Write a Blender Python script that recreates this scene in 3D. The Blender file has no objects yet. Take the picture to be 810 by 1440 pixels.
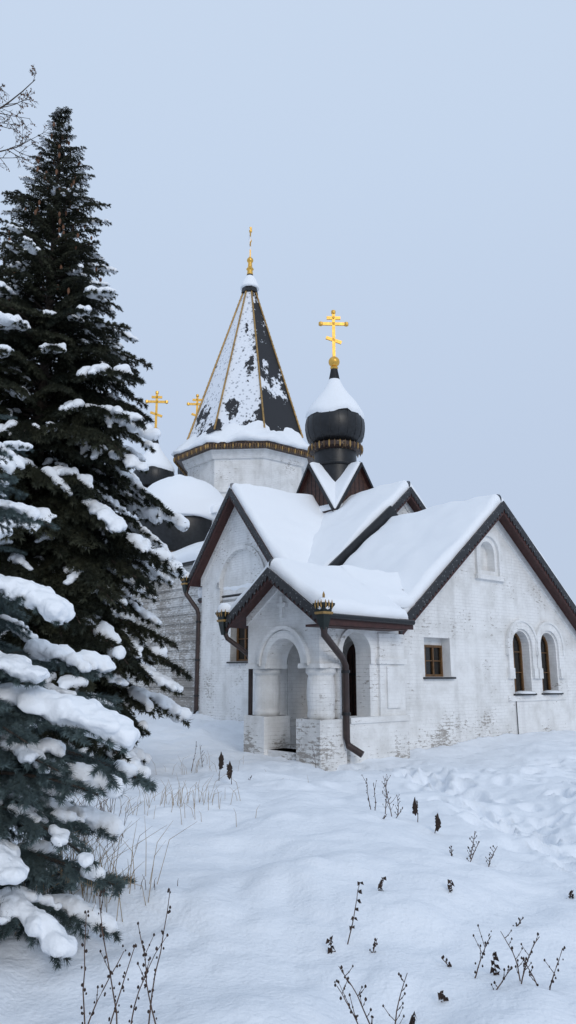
import bpy, bmesh, math, random
import numpy as np
from mathutils import Vector, Matrix, noise
R=random.Random(7)
scene=bpy.context.scene
COL=scene.collection
# ------------------------------------------------------------------ materials
def newmat(name):
    m=bpy.data.materials.new(name); m.use_nodes=True
    nt=m.node_tree; b=nt.nodes['Principled BSDF']
    return m,nt,b
def N(nt,t,**k):
    n=nt.nodes.new(t)
    for a,v in k.items(): setattr(n,a,v)
    return n
def simple(name,col,rough=.6,metal=0,var=.25,scale=6,bump=0.0,bscale=30):
    m,nt,b=newmat(name)
    tc=N(nt,'ShaderNodeTexCoord'); no=N(nt,'ShaderNodeTexNoise')
    no.inputs['Scale'].default_value=scale; no.inputs['Detail'].default_value=6
    nt.links.new(tc.outputs['Object'],no.inputs['Vector'])
    cr=N(nt,'ShaderNodeValToRGB')
    c=col
    cr.color_ramp.elements[0].position=.3; cr.color_ramp.elements[1].position=.7
    cr.color_ramp.elements[0].color=(c[0]*(1-var),c[1]*(1-var),c[2]*(1-var),1)
    cr.color_ramp.elements[1].color=(min(1,c[0]*(1+var)),min(1,c[1]*(1+var)),min(1,c[2]*(1+var)),1)
    nt.links.new(no.outputs['Fac'],cr.inputs['Fac']); nt.links.new(cr.outputs['Color'],b.inputs['Base Color'])
    b.inputs['Roughness'].default_value=rough; b.inputs['Metallic'].default_value=metal
    if bump>0:
        n2=N(nt,'ShaderNodeTexNoise'); n2.inputs['Scale'].default_value=bscale; n2.inputs['Detail'].default_value=5
        nt.links.new(tc.outputs['Object'],n2.inputs['Vector'])
        bp=N(nt,'ShaderNodeBump'); bp.inputs['Strength'].default_value=bump; bp.inputs['Distance'].default_value=.02
        nt.links.new(n2.outputs['Fac'],bp.inputs['Height']); nt.links.new(bp.outputs['Normal'],b.inputs['Normal'])
    return m
def snow_mat(name,col=(.86,.885,.92),b1=.35,s1=9,b2=.25,s2=70,d=.02):
    m,nt,b=newmat(name)
    tc=N(nt,'ShaderNodeTexCoord')
    b.inputs['Base Color'].default_value=(*col,1); b.inputs['Roughness'].default_value=.75
    b.inputs['Specular IOR Level'].default_value=.25
    prev=None
    for s,st,dist in ((s1,b1,d),(s2,b2,d*.3)):
        n=N(nt,'ShaderNodeTexNoise'); n.inputs['Scale'].default_value=s; n.inputs['Detail'].default_value=4
        nt.links.new(tc.outputs['Object'],n.inputs['Vector'])
        bp=N(nt,'ShaderNodeBump'); bp.inputs['Strength'].default_value=st; bp.inputs['Distance'].default_value=dist
        nt.links.new(n.outputs['Fac'],bp.inputs['Height'])
        if prev: nt.links.new(prev.outputs['Normal'],bp.inputs['Normal'])
        prev=bp
    nt.links.new(prev.outputs['Normal'],b.inputs['Normal'])
    return m
M_snow=snow_mat('snow')
M_tsnow=snow_mat('branch_snow_material',b1=.6,s1=14,b2=.5,s2=60,d=.03)
M_gsnow=snow_mat('ground_snow',col=(.82,.855,.905),b1=.75,s1=3.2,b2=.4,s2=36,d=.07)
def brick_mat(name,chip=0.0,relief=.30,mort=.07,lo=(.66,.655,.64),hi=(.83,.83,.825)):
    m,nt,b=newmat(name)
    L=nt.links.new
    tc=N(nt,'ShaderNodeTexCoord'); sp=N(nt,'ShaderNodeSeparateXYZ'); L(tc.outputs['Object'],sp.inputs[0])
    ad=N(nt,'ShaderNodeMath',operation='ADD'); L(sp.outputs[0],ad.inputs[0]); L(sp.outputs[1],ad.inputs[1])
    cb=N(nt,'ShaderNodeCombineXYZ'); L(ad.outputs[0],cb.inputs[0]); L(sp.outputs[2],cb.inputs[1])
    wn=N(nt,'ShaderNodeTexNoise'); wn.inputs['Scale'].default_value=5; L(tc.outputs['Object'],wn.inputs['Vector'])
    wm=N(nt,'ShaderNodeVectorMath',operation='SCALE'); wm.inputs['Scale'].default_value=.035; L(wn.outputs['Color'],wm.inputs[0])
    wa=N(nt,'ShaderNodeVectorMath',operation='ADD'); L(cb.outputs[0],wa.inputs[0]); L(wm.outputs[0],wa.inputs[1])
    br=N(nt,'ShaderNodeTexBrick'); L(wa.outputs[0],br.inputs['Vector'])
    br.inputs['Scale'].default_value=1; br.inputs['Brick Width'].default_value=.26; br.inputs['Row Height'].default_value=.085
    br.inputs['Mortar Size'].default_value=.008; br.inputs['Mortar Smooth'].default_value=.6
    br.inputs['Color1'].default_value=(1,1,1,1); br.inputs['Color2'].default_value=(.85,.85,.85,1); br.inputs['Mortar'].default_value=(0,0,0,1)
    n1=N(nt,'ShaderNodeTexNoise'); n1.inputs['Scale'].default_value=1.6; n1.inputs['Detail'].default_value=9; n1.inputs['Roughness'].default_value=.65; L(tc.outputs['Object'],n1.inputs['Vector'])
    c1=N(nt,'ShaderNodeValToRGB'); L(n1.outputs['Fac'],c1.inputs['Fac'])
    c1.color_ramp.elements[0].position=.34; c1.color_ramp.elements[0].color=(*lo,1)
    c1.color_ramp.elements[1].position=.56; c1.color_ramp.elements[1].color=(*hi,1)
    ms=N(nt,'ShaderNodeMapping'); ms.inputs['Scale'].default_value=(3.5,3.5,.35); L(tc.outputs['Object'],ms.inputs['Vector'])
    ns=N(nt,'ShaderNodeTexNoise'); ns.inputs['Scale'].default_value=1; ns.inputs['Detail'].default_value=5; L(ms.outputs[0],ns.inputs['Vector'])
    cs_=N(nt,'ShaderNodeMapRange'); L(ns.outputs['Fac'],cs_.inputs['Value']); cs_.inputs['From Min'].default_value=.5; cs_.inputs['From Max'].default_value=.75; cs_.inputs['To Min'].default_value=0; cs_.inputs['To Max'].default_value=.2
    mst=N(nt,'ShaderNodeMix',data_type='RGBA',blend_type='MULTIPLY'); L(cs_.outputs[0],mst.inputs[0]); L(c1.outputs['Color'],mst.inputs[6]); mst.inputs[7].default_value=(.35,.34,.33,1)
    nm=N(nt,'ShaderNodeTexNoise'); nm.inputs['Scale'].default_value=.8; nm.inputs['Detail'].default_value=4; L(tc.outputs['Object'],nm.inputs['Vector'])
    cm=N(nt,'ShaderNodeMapRange'); L(nm.outputs['Fac'],cm.inputs['Value']); cm.inputs['From Min'].default_value=.42; cm.inputs['From Max'].default_value=.7
    cm.inputs['To Min'].default_value=mort*.15; cm.inputs['To Max'].default_value=mort*3.2
    mx=N(nt,'ShaderNodeMix',data_type='RGBA',blend_type='MULTIPLY'); L(cm.outputs[0],mx.inputs[0])
    L(mst.outputs[2],mx.inputs[6]); L(br.outputs['Color'],mx.inputs[7])
    n2=N(nt,'ShaderNodeTexNoise'); n2.inputs['Scale'].default_value=11; n2.inputs['Detail'].default_value=9; n2.inputs['Roughness'].default_value=.7
    mp=N(nt,'ShaderNodeMapping'); mp.inputs['Scale'].default_value=(.55,.55,1.7); L(tc.outputs['Object'],mp.inputs['Vector']); L(mp.outputs[0],n2.inputs['Vector'])
    n3=N(nt,'ShaderNodeTexNoise'); n3.inputs['Scale'].default_value=.9; n3.inputs['Detail'].default_value=3; L(tc.outputs['Object'],n3.inputs['Vector'])
    mr=N(nt,'ShaderNodeMapRange'); mr.inputs['From Min'].default_value=0.05; mr.inputs['From Max'].default_value=.9
    mr.inputs['To Min'].default_value=.10; mr.inputs['To Max'].default_value=0; L(sp.outputs[2],mr.inputs['Value'])
    a1=N(nt,'ShaderNodeMath',operation='MULTIPLY_ADD'); L(n3.outputs['Fac'],a1.inputs[0]); a1.inputs[1].default_value=.55; L(n2.outputs['Fac'],a1.inputs[2])
    a2=N(nt,'ShaderNodeMath',operation='ADD'); L(a1.outputs[0],a2.inputs[0]); L(mr.outputs[0],a2.inputs[1])
    a3=N(nt,'ShaderNodeMath',operation='MULTIPLY_ADD'); L(br.outputs['Fac'],a3.inputs[0]); a3.inputs[1].default_value=.045; L(a2.outputs[0],a3.inputs[2])
    c2=N(nt,'ShaderNodeValToRGB'); L(a3.outputs[0],c2.inputs['Fac'])
    c2.color_ramp.elements[0].position=.915-chip; c2.color_ramp.elements[0].color=(0,0,0,1)
    c2.color_ramp.elements[1].position=.975-chip; c2.color_ramp.elements[1].color=(1,1,1,1)
    mf=N(nt,'ShaderNodeMath',operation='MULTIPLY'); L(c2.outputs['Color'],mf.inputs[0]); mf.inputs[1].default_value=.8
    m2=N(nt,'ShaderNodeMix',data_type='RGBA'); L(mf.outputs[0],m2.inputs[0]); L(mx.outputs[2],m2.inputs[6]); m2.inputs[7].default_value=(.26,.23,.20,1)
    L(m2.outputs[2],b.inputs['Base Color']); b.inputs['Roughness'].default_value=.85
    bp=N(nt,'ShaderNodeBump'); bp.inputs['Strength'].default_value=relief; bp.inputs['Distance'].default_value=.010; L(br.outputs['Color'],bp.inputs['Height'])
    b2=N(nt,'ShaderNodeBump'); b2.inputs['Strength'].default_value=.6; b2.inputs['Distance'].default_value=.022; L(n2.outputs['Fac'],b2.inputs['Height']); L(bp.outputs[0],b2.inputs['Normal'])
    L(b2.outputs[0],b.inputs['Normal'])
    return m
M_brick=brick_mat('whitewashed_brick')
M_brick2=brick_mat('weathered_brick',.16,.9,.3,(.48,.46,.43),(.72,.71,.69))
M_metal=simple('dark_roof_metal',(.012,.013,.015),.38,.2,.4,8,.15)
M_red=simple('red_brown_paint',(.050,.016,.013),.6,0,.3,12,.2)
M_brown=simple('brown_boards',(.060,.026,.018),.6,0,.4,10,.3)
M_pipe=simple('pipe_brown',(.035,.020,.017),.45,0,.3,10)
M_gold=simple('gold_leaf',(.72,.42,.085),.36,.65,.2,9)
M_rib=simple('rib_gold',(.34,.21,.07),.5,.3,.3,5)
M_stud=simple('stud_bronze',(.13,.075,.035),.5,.2,.4,5)
M_wood=simple('window_wood',(.13,.065,.022),.5,0,.35,14)
M_glass=simple('dark_glass',(.012,.011,.010),.12,0,.3,3)
M_door=simple('door_wood',(.04,.014,.010),.5,0,.4,16,.3)
M_bark=simple('bark',(.05,.038,.03),.9,0,.4,20,.6)
M_green=simple('hopper_green',(.015,.022,.02),.4,.4,.3,10)
def lace_mat():
    m,nt,b=newmat('lace_trim'); L=nt.links.new
    tc=N(nt,'ShaderNodeTexCoord'); v=N(nt,'ShaderNodeTexVoronoi'); v.inputs['Scale'].default_value=9; L(tc.outputs['Object'],v.inputs['Vector'])
    cr=N(nt,'ShaderNodeValToRGB'); L(v.outputs['Distance'],cr.inputs['Fac'])
    cr.color_ramp.elements[0].position=.2; cr.color_ramp.elements[0].color=(.18,.11,.05,1)
    cr.color_ramp.elements[1].position=.4; cr.color_ramp.elements[1].color=(.03,.015,.012,1)
    L(cr.outputs['Color'],b.inputs['Base Color']); b.inputs['Roughness'].default_value=.5
    return m
M_lace=lace_mat()
def edge_mat():
    m,nt,b=newmat('pierced_tin'); L=nt.links.new
    tc=N(nt,'ShaderNodeTexCoord'); v=N(nt,'ShaderNodeTexVoronoi'); v.inputs['Scale'].default_value=13; L(tc.outputs['Object'],v.inputs['Vector'])
    cr=N(nt,'ShaderNodeValToRGB'); L(v.outputs['Distance'],cr.inputs['Fac'])
    cr.color_ramp.elements[0].position=.14; cr.color_ramp.elements[0].color=(.15,.155,.16,1)
    cr.color_ramp.elements[1].position=.28; cr.color_ramp.elements[1].color=(.014,.014,.016,1)
    L(cr.outputs['Color'],b.inputs['Base Color']); b.inputs['Roughness'].default_value=.45
    return m
M_edge=edge_mat()
def tent_mat():
    m,nt,b=newmat('tent_shingles'); L=nt.links.new
    tc=N(nt,'ShaderNodeTexCoord')
    n=N(nt,'ShaderNodeTexNoise'); n.inputs['Scale'].default_value=.8; n.inputs['Detail'].default_value=7; n.inputs['Roughness'].default_value=.62
    mpp=N(nt,'ShaderNodeMapping'); mpp.inputs['Scale'].default_value=(1.2,1.2,.6); L(tc.outputs['Object'],mpp.inputs['Vector'])
    L(mpp.outputs[0],n.inputs['Vector'])
    n2=N(nt,'ShaderNodeTexNoise'); n2.inputs['Scale'].default_value=5; n2.inputs['Detail'].default_value=5; n2.inputs['Roughness'].default_value=.7; L(tc.outputs['Object'],n2.inputs['Vector'])
    sx=N(nt,'ShaderNodeSeparateXYZ'); L(tc.outputs['Normal'],sx.inputs[0])
    sz=N(nt,'ShaderNodeSeparateXYZ'); L(tc.outputs['Object'],sz.inputs[0])
    zz=N(nt,'ShaderNodeMapRange'); L(sz.outputs[2],zz.inputs['Value']); zz.inputs['From Min'].default_value=13; zz.inputs['From Max'].default_value=17.5; zz.inputs['To Min'].default_value=-.06; zz.inputs['To Max'].default_value=.04
    q=N(nt,'ShaderNodeMath',operation='MULTIPLY_ADD'); L(sx.outputs[0],q.inputs[0]); q.inputs[1].default_value=-.19; L(n.outputs['Fac'],q.inputs[2])
    q1=N(nt,'ShaderNodeMath',operation='ADD'); L(q.outputs[0],q1.inputs[0]); L(zz.outputs[0],q1.inputs[1])
    q2=N(nt,'ShaderNodeMath',operation='MULTIPLY_ADD'); L(n2.outputs['Fac'],q2.inputs[0]); q2.inputs[1].default_value=.28; L(q1.outputs[0],q2.inputs[2])
    cr=N(nt,'ShaderNodeValToRGB'); L(q2.outputs[0],cr.inputs['Fac'])
    cr.color_ramp.elements[0].position=.703; cr.color_ramp.elements[0].color=(0,0,0,1)
    cr.color_ramp.elements[1].position=.718; cr.color_ramp.elements[1].color=(1,1,1,1)
    v=N(nt,'ShaderNodeTexVoronoi'); v.inputs['Scale'].default_value=5.5; L(tc.outputs['Object'],v.inputs['Vector'])
    c3=N(nt,'ShaderNodeValToRGB'); L(v.outputs['Distance'],c3.inputs['Fac'])
    c3.color_ramp.elements[0].position=.04; c3.color_ramp.elements[0].color=(.20,.22,.26,1)
    c3.color_ramp.elements[1].position=.38; c3.color_ramp.elements[1].color=(.78,.81,.86,1)
    mx=N(nt,'ShaderNodeMix',data_type='RGBA'); L(cr.outputs['Color'],mx.inputs[0]); mx.inputs[6].default_value=(.016,.017,.021,1); L(c3.outputs['Color'],mx.inputs[7])
    L(mx.outputs[2],b.inputs['Base Color']); b.inputs['Roughness'].default_value=.7
    bp=N(nt,'ShaderNodeBump'); bp.inputs['Distance'].default_value=.08; bp.inputs['Strength'].default_value=.6; L(cr.outputs['Color'],bp.inputs['Height']); L(bp.outputs[0],b.inputs['Normal'])
    return m
M_tent=tent_mat()
# ------------------------------------------------------------------ mesh builder
class MB:
    def __init__(s): s.v=[]; s.f=[]; s.m=[]; s.mats=[]
    def mi(s,mat):
        if mat not in s.mats: s.mats.append(mat)
        return s.mats.index(mat)
    def add(s,vs,fs,mat):
        o=len(s.v); s.v+= [tuple(x) for x in vs]; k=s.mi(mat)
        for f in fs: s.f.append([i+o for i in f]); s.m.append(k)
    def box(s,a0,a1,b0,b1,z0,z1,mat):
        vs=[(a,b,z) for z in (z0,z1) for a,b in ((a0,b0),(a1,b0),(a1,b1),(a0,b1))]
        s.add(vs,[(3,2,1,0),(4,5,6,7),(0,1,5,4),(1,2,6,5),(2,3,7,6),(3,0,4,7)],mat)
    def hull8(s,p,mat):
        s.add(p,[(3,2,1,0),(4,5,6,7),(0,1,5,4),(1,2,6,5),(2,3,7,6),(3,0,4,7)],mat)
    def prism(s,plane,p,poly,d0,d1,mat):
        n=len(poly)
        vs=[PL(plane,p,x,d0,z) for x,z in poly]+[PL(plane,p,x,d1,z) for x,z in poly]
        fs=[list(range(n)),list(range(2*n-1,n-1,-1))]+[(i,(i+1)%n,n+(i+1)%n,n+i) for i in range(n)]
        s.add(vs,fs,mat)
    def band(s,plane,p,inner,outer,d0,d1,mat):
        n=len(inner); vs=[]
        for d in (d0,d1):
            vs+=[PL(plane,p,x,d,z) for x,z in inner]+[PL(plane,p,x,d,z) for x,z in outer]
        fs=[]
        for i in range(n-1):
            fs+=[(i,i+1,n+i+1,n+i),(2*n+i,3*n+i,3*n+i+1,2*n+i+1),(i,2*n+i,2*n+i+1,i+1),(n+i,n+i+1,3*n+i+1,3*n+i)]
        fs+=[(0,n,3*n,2*n),(n-1,3*n-1,4*n-1,2*n-1)]
        s.add(vs,fs,mat)
    def tube(s,pts,rad,mat,seg=8):
        pts=[Vector(p) for p in pts]; n=len(pts)
        if not hasattr(rad,'__len__'): rad=[rad]*n
        vs=[];fs=[]
        for i,p in enumerate(pts):
            t=(pts[min(i+1,n-1)]-pts[max(i-1,0)]).normalized()
            ref=Vector((0,0,1)) if abs(t.z)<.9 else Vector((1,0,0))
            x=t.cross(ref).normalized(); y=t.cross(x)
            for k in range(seg):
                an=2*math.pi*k/seg; vs.append(p+(x*math.cos(an)+y*math.sin(an))*rad[i])
        for i in range(n-1):
            for k in range(seg):
                fs.append((i*seg+k,i*seg+(k+1)%seg,(i+1)*seg+(k+1)%seg,(i+1)*seg+k))
        fs.append(list(range(seg-1,-1,-1))); fs.append([(n-1)*seg+k for k in range(seg)])
        s.add(vs,fs,mat)
    def lathe(s,c,prof,mat,seg=32,ph=0,cap=True,jit=None):
        vs=[];fs=[]
        for j,(r,z) in enumerate(prof):
            for k in range(seg):
                an=ph+2*math.pi*k/seg; zz=z+(jit(j,k) if jit else 0)
                vs.append((c[0]+r*math.cos(an),c[1]+r*math.sin(an),zz))
        n=len(prof)
        for i in range(n-1):
            for k in range(seg):
                fs.append((i*seg+k,i*seg+(k+1)%seg,(i+1)*seg+(k+1)%seg,(i+1)*seg+k))
        if cap: fs.append(list(range(seg-1,-1,-1))); fs.append([(n-1)*seg+k for k in range(seg)])
        s.add(vs,fs,mat)
    def obj(s,name,parent=None,smooth=False,recalc=True,angle=None):
        me=bpy.data.meshes.new(name); me.from_pydata(s.v,[],s.f)
        for m in s.mats: me.materials.append(m)
        me.polygons.foreach_set('material_index',s.m)
        if recalc:
            bm=bmesh.new(); bm.from_mesh(me); bmesh.ops.recalc_face_normals(bm,faces=bm.faces); bm.to_mesh(me); bm.free()
        if smooth or angle: me.polygons.foreach_set('use_smooth',[True]*len(me.polygons))
        if angle:
            try: me.set_sharp_from_angle(angle=math.radians(angle))
            except Exception: pass
        me.update()
        o=bpy.data.objects.new(name,me); COL.objects.link(o)
        if parent: o.parent=parent
        return o
def PL(plane,p,x,d,z):
    return (x,p-d,z) if plane=='B' else (p-d,x,z)
def arch(x0,x1,z0,zt,n=12,rise=None):
    r=(x1-x0)/2; cx=(x0+x1)/2; rv=r if rise is None else rise; sp=zt-rv
    pts=[(x0,z0)]
    for i in range(n+1):
        a=math.pi-math.pi*i/n; pts.append((cx+r*math.cos(a),sp+rv*math.sin(a)))
    pts.append((x1,z0)); return pts
def cut(o,cutters):
    for c in cutters:
        md=o.modifiers.new('b','BOOLEAN'); md.object=c; md.operation='DIFFERENCE'; md.solver='EXACT'
    dg=bpy.context.evaluated_depsgraph_get(); dg.update()
    me=bpy.data.meshes.new_from_object(o.evaluated_get(dg))
    o.modifiers.clear(); o.data=me
    for c in cutters: bpy.data.objects.remove(c,do_unlink=True)
def cutter(plane,p,poly,depth,out=.4):
    mb=MB(); mb.prism(plane,p,poly,out,-depth,M_brick); return mb.obj('cut')
def boxcut(*a):
    mb=MB(); mb.box(*a,M_brick); return mb.obj('cut')
# ------------------------------------------------------------------ church
church=bpy.data.objects.new('church',None); COL.objects.link(church)
def fin(o): o.parent=church; return o
def offs(L0,e0,e1):
    a=[0,.01,.03,.06,.1,.16,.25]
    res=set()
    n=max(2,int(L0/.16))
    for i in range(n+1): res.add(round(L0*i/n,4))
    if e0:
        for q in a:
            if q<L0: res.add(q)
    if e1:
        for q in a:
            if q<L0: res.add(round(L0-q,4))
    return sorted(res)
def snow_patch(c,th,edges=(1,1,1,1),name='roof_snow',seed=0,over=.05,rough=.4):
    c=[Vector(x) for x in c]
    Ls=(c[1]-c[0]).length; Lt=(c[3]-c[0]).length
    S=offs(Ls,edges[0],edges[1]); T=offs(Lt,edges[2],edges[3])
    nrm=(c[1]-c[0]).cross(c[3]-c[0]).normalized()
    if nrm.z<0: nrm=-nrm
    mb=MB(); vs=[]
    for t in T:
        for s_ in S:
            u=s_/Ls; w=t/Lt
            p=(c[0]*(1-u)+c[1]*u)*(1-w)+(c[3]*(1-u)+c[2]*u)*w
            k=1
            ns=noise.noise(p*.7+Vector((seed,0,0))); nf=noise.noise(p*2.6+Vector((0,seed,5)))
            rr=.17+.06*ns
            for flag,d in ((edges[0],s_),(edges[1],Ls-s_),(edges[2],t),(edges[3],Lt-t)):
                if flag:
                    q=min(d/rr,1); k*=math.sqrt(max(0,1-(1-q)**2))
            h=th*(1+rough*ns+.16*nf)*k
            o=Vector((0,0,0))
            ds=(c[1]-c[0]).normalized(); dt=(c[3]-c[0]).normalized(); ov=over*(1+.9*noise.noise(p*1.7+Vector((9,seed,0)))+.7*noise.noise(p*5+Vector((9,seed,0))))
            if edges[0] and s_<.35: o-=ds*ov*(1-s_/.35)*(.35+k)
            if edges[1] and Ls-s_<.35: o+=ds*ov*(1-(Ls-s_)/.35)*(.35+k)
            if edges[2] and t<.35: o-=dt*ov*(1-t/.35)*(.35+k)
            if edges[3] and Lt-t<.35: o+=dt*ov*(1-(Lt-t)/.35)*(.35+k)
            vs.append(p+nrm*(h*.6)+Vector((0,0,1))*(h*.55)+o+nrm*.004)
    nS=len(S); fs=[]
    for j in range(len(T)-1):
        for i in range(nS-1): fs.append((j*nS+i,j*nS+i+1,(j+1)*nS+i+1,(j+1)*nS+i))
    mb.add(vs,fs,M_snow)
    return mb.obj(name,church,smooth=True,recalc=False)
def slab(mb,c,th,top=None,under=None):
    c=[Vector(x) for x in c]; n=(c[1]-c[0]).cross(c[3]-c[0]).normalized()
    if n.z<0: n=-n
    b=[p-n*th for p in c]; a=[p-n*th*.35 for p in c]
    mb.hull8(b+a,under or M_red); mb.hull8([p+n*.002 for p in a]+c,top or M_metal)
def barge(mb,plane,p,x0,z0,x1,z1,h=.26,d0=.0,th=.05,teeth=True):
    poly=[(x0,z0),(x1,z1),(x1,z1-h),(x0,z0-h)]
    mb.prism(plane,p,poly,d0,d0+th,M_red)
    hb=h*.6
    poly=[(x0,z0+.03),(x1,z1+.03),(x1,z1-hb),(x0,z0-hb)]
    mb.prism(plane,p,poly,d0+th+.003,d0+th+.03,M_edge)
    if teeth:
        L=math.hypot(x1-x0,z1-z0); n=int(L/.15)
        for i in range(n):
            u0=i/n; u1=(i+.92)/n; um=(u0+u1)/2
            q=[(x0+(x1-x0)*u,z0+(z1-z0)*u-hb+.01) for u in (u0,u1)]
            t=(x0+(x1-x0)*um,z0+(z1-z0)*um-hb-.085)
            mb.prism(plane,p,[q[0],q[1],t],d0+th+.006,d0+th+.026,M_edge)
# ---- right wing
AX,AZ=4.3,6.4
SL=.80; WB=3.75
WA=2*AX
wing=MB()
wing.prism('B',0,[(0,-.6),(WA,-.6),(WA,AZ-SL*AX-.12),(AX,AZ-.12),(0,AZ-SL*AX-.12)],0,-4.2,M_brick)
wing=wing.obj('wing_walls')
cut(wing,[cutter('B',0,[(1.22,1.67),(2.22,1.67),(2.22,2.62),(1.22,2.62)],.34),
          cutter('B',0,arch(4.95,5.78,1.22,2.92),.32),cutter('B',0,arch(6.33,7.16,1.22,2.92),.32),
          cutter('B',0,arch(3.72,4.36,4.50,5.32),.25),
          cutter('A',0,arch(.5,1.65,.05,2.55,rise=.35),.3)])
fin(wing)
tr=MB()
def band_arch(mb,pl,p,x0,x1,z0,zt,w,d,mat=M_brick,rise=None,d0=0):
    i=arch(x0,x1,z0,zt,16,rise); o=arch(x0-w,x1+w,z0,zt+w,16,None if rise is None else rise+w)
    mb.band(pl,p,i,o,d0,d,mat)
for x0,x1 in ((4.95,5.78),(6.33,7.16)):
    band_arch(tr,'B',0,x0-.06,x1+.06,1.9,2.98,.2,.06)
    band_arch(tr,'B',0,x0-.26,x1+.26,2.25,3.18,.07,.10)
    tr.box(x0-.3,x0-.06,-.09,0,1.62,1.9,M_brick); tr.box(x1+.06,x1+.3,-.09,0,1.62,1.9,M_brick)
    tr.box(x0-.08,x1+.08,-.1,-.001,1.17,1.215,M_metal)
tr.box(4.6,7.5,-.045,0,1.02,1.17,M_brick)
tr.box(1.14,2.3,-.09,-.001,1.62,1.665,M_metal)
band_arch(tr,'B',0,3.60,4.48,4.36,5.46,.13,.07)
tr.box(3.40,4.68,-.11,0,4.24,4.36,M_brick)
for e in (-1,1):
    tr.prism('B',0,[(AX-e*AX*1.0,AZ-SL*AX-.15),(AX-e*.0005,AZ-.15),(AX-e*.0005,AZ-.40),(AX-e*AX,AZ-SL*AX-.40)],0,.05,M_brick)
tr.obj('wing_trim',church)
sn=MB()
for x0,x1 in ((4.95,5.78),(6.33,7.16)): sn.lathe(((x0+x1)/2,-.02),[(.30,1.218),(.28,1.25),(.15,1.285),(.001,1.29)],M_snow,12)
sn.obj('sill_snow',church,smooth=True)
wn=MB()
def window(pl,p,x0,x1,z0,zt,depth,arched=True,cols=2,rows=3):
    poly=arch(x0,x1,z0,zt) if arched else [(x0,z0),(x0,zt),(x1,zt),(x1,z0)]
    wn.prism(pl,p,poly,-depth,-depth-.02,M_glass)
    f=.06
    if arched: wn.band(pl,p,arch(x0+f,x1-f,z0+f,zt-f),arch(x0,x1,z0,zt),-depth+.05,-depth+.003,M_wood)
    else: wn.band(pl,p,[(x0+f,z0+f),(x0+f,zt-f),(x1-f,zt-f),(x1-f,z0+f)],[(x0,z0),(x0,zt),(x1,zt),(x1,z0)],-depth+.05,-depth+.003,M_wood)
    wn.prism(pl,p,[(x0,z0),(x1,z0),(x1,z0+f),(x0,z0+f)],-depth+.052,-depth+.004,M_wood)
    top=zt-(.14 if arched else f)
    for i in range(1,cols):
        x=x0+(x1-x0)*i/cols; wn.prism(pl,p,[(x-.025,z0+f),(x+.025,z0+f),(x+.025,top),(x-.025,top)],-depth+.045,-depth+.005,M_wood)
    for i in range(1,rows):
        z=z0+(zt-z0)*i/rows; e=f if z<zt-(x1-x0)/2 or not arched else .15
        wn.prism(pl,p,[(x0+e,z-.012),(x1-e,z-.012),(x1-e,z+.012),(x0+e,z+.012)],-depth+.04,-depth+.006,M_wood)
window('B',0,4.951,5.779,1.221,2.919,.29)
window('B',0,6.331,7.159,1.221,2.919,.29)
window('B',0,1.5,2.219,1.671,2.45,.30,False,2,2)
wn.box(1.221,1.5,.28,.335,1.67,2.45,M_brick); wn.box(1.221,2.22,.28,.335,2.45,2.62,M_brick)
wn.prism('A',0,arch(.51,1.64,.06,2.54,rise=.34),-.2,-.24,M_door)
for i in range(1,6):
    x=.51+1.13*i/6; wn.prism('A',0,[(x-.012,.1),(x+.012,.1),(x+.012,2.25),(x-.012,2.25)],-.19,-.199,M_metal)
for z in (.5,1.7): wn.prism('A',0,[(.55,z),(1.6,z),(1.6,z+.06),(.55,z+.06)],-.18,-.189,M_metal)
rf=MB(); O=.38
bl,bh=-O,WB
def rz(a): return AZ-SL*abs(a-AX)
e0,e1=-.14,WA+.14+.2
slab(rf,[(e0,bl,rz(e0)),(AX,bl,AZ),(AX,bh,AZ),(e0,bh,rz(e0))],.14)
slab(rf,[(e1,bl,rz(e1)),(AX,bl,AZ),(AX,bh,AZ),(e1,bh,rz(e1))],.14)
barge(rf,'B',bl,e0,rz(e0),AX,AZ,.34); barge(rf,'B',bl,e1,rz(e1),AX,AZ,.34)
for ee in (e0+.4,e1):
    rf.prism('B',bh,[(ee,rz(ee)+.62),(AX,AZ+.62),(AX,AZ-.2),(ee,rz(ee)-.2)],.05,-.03,M_metal)
snow_patch([(e0+.25,bl+.02,rz(e0+.25)),(AX,bl+.02,AZ),(AX,bh-.05,AZ),(e0+.25,bh-.05,rz(e0+.25))],.24,(1,0,1,1),seed=1,over=.04)
snow_patch([(e1-.02,bl+.02,rz(e1-.02)),(AX,bl+.02,AZ),(AX,bh-.05,AZ),(e1-.02,bh-.05,rz(e1-.02))],.24,(1,0,1,1),seed=2,over=.04)
# ---- main block with crossing gables
CA,CB,RZ=5.42,7.8,7.82
SA,SB=.87,1.16
A0,B0=1.34,4.25
A1=2*CA-A0
def za(a): return RZ-SA*abs(a-CA)
def zb(b): return RZ-SB*abs(b-CB)
blk=MB()
blk.prism('B',B0,[(A0,-.8),(A1,-.8),(A1,za(A0)-.15),(CA,RZ-.15),(A0,za(A0)-.15)],0,-5.7,M_brick)
blk=blk.obj('nave_walls')
g=MB(); BL=10.0
g.prism('A',A0,[(B0+.01,-.8),(BL,-.8),(BL,zb(BL)-.15),(CB,RZ-.15),(B0+.01,zb(B0)-.15)],.004,-3.5,M_brick)
g=g.obj('gable_walls')
for ob in (g,blk):
    cut(ob,[cutter('A',A0,[(6.85,2.15),(8.25,2.15),(8.25,3.6),(6.85,3.6)],.35),cutter('A',A0,arch(6.5,8.9,4.1,5.8),.10)])
fin(blk); fin(g)
window('A',A0,6.86,8.24,2.16,3.59,.29,False,3,2)
wn.obj('windows_and_door',church)
rf.box(A0-.1,A0-.006,6.78,8.32,2.09,2.14,M_metal)
tm=MB()
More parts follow.
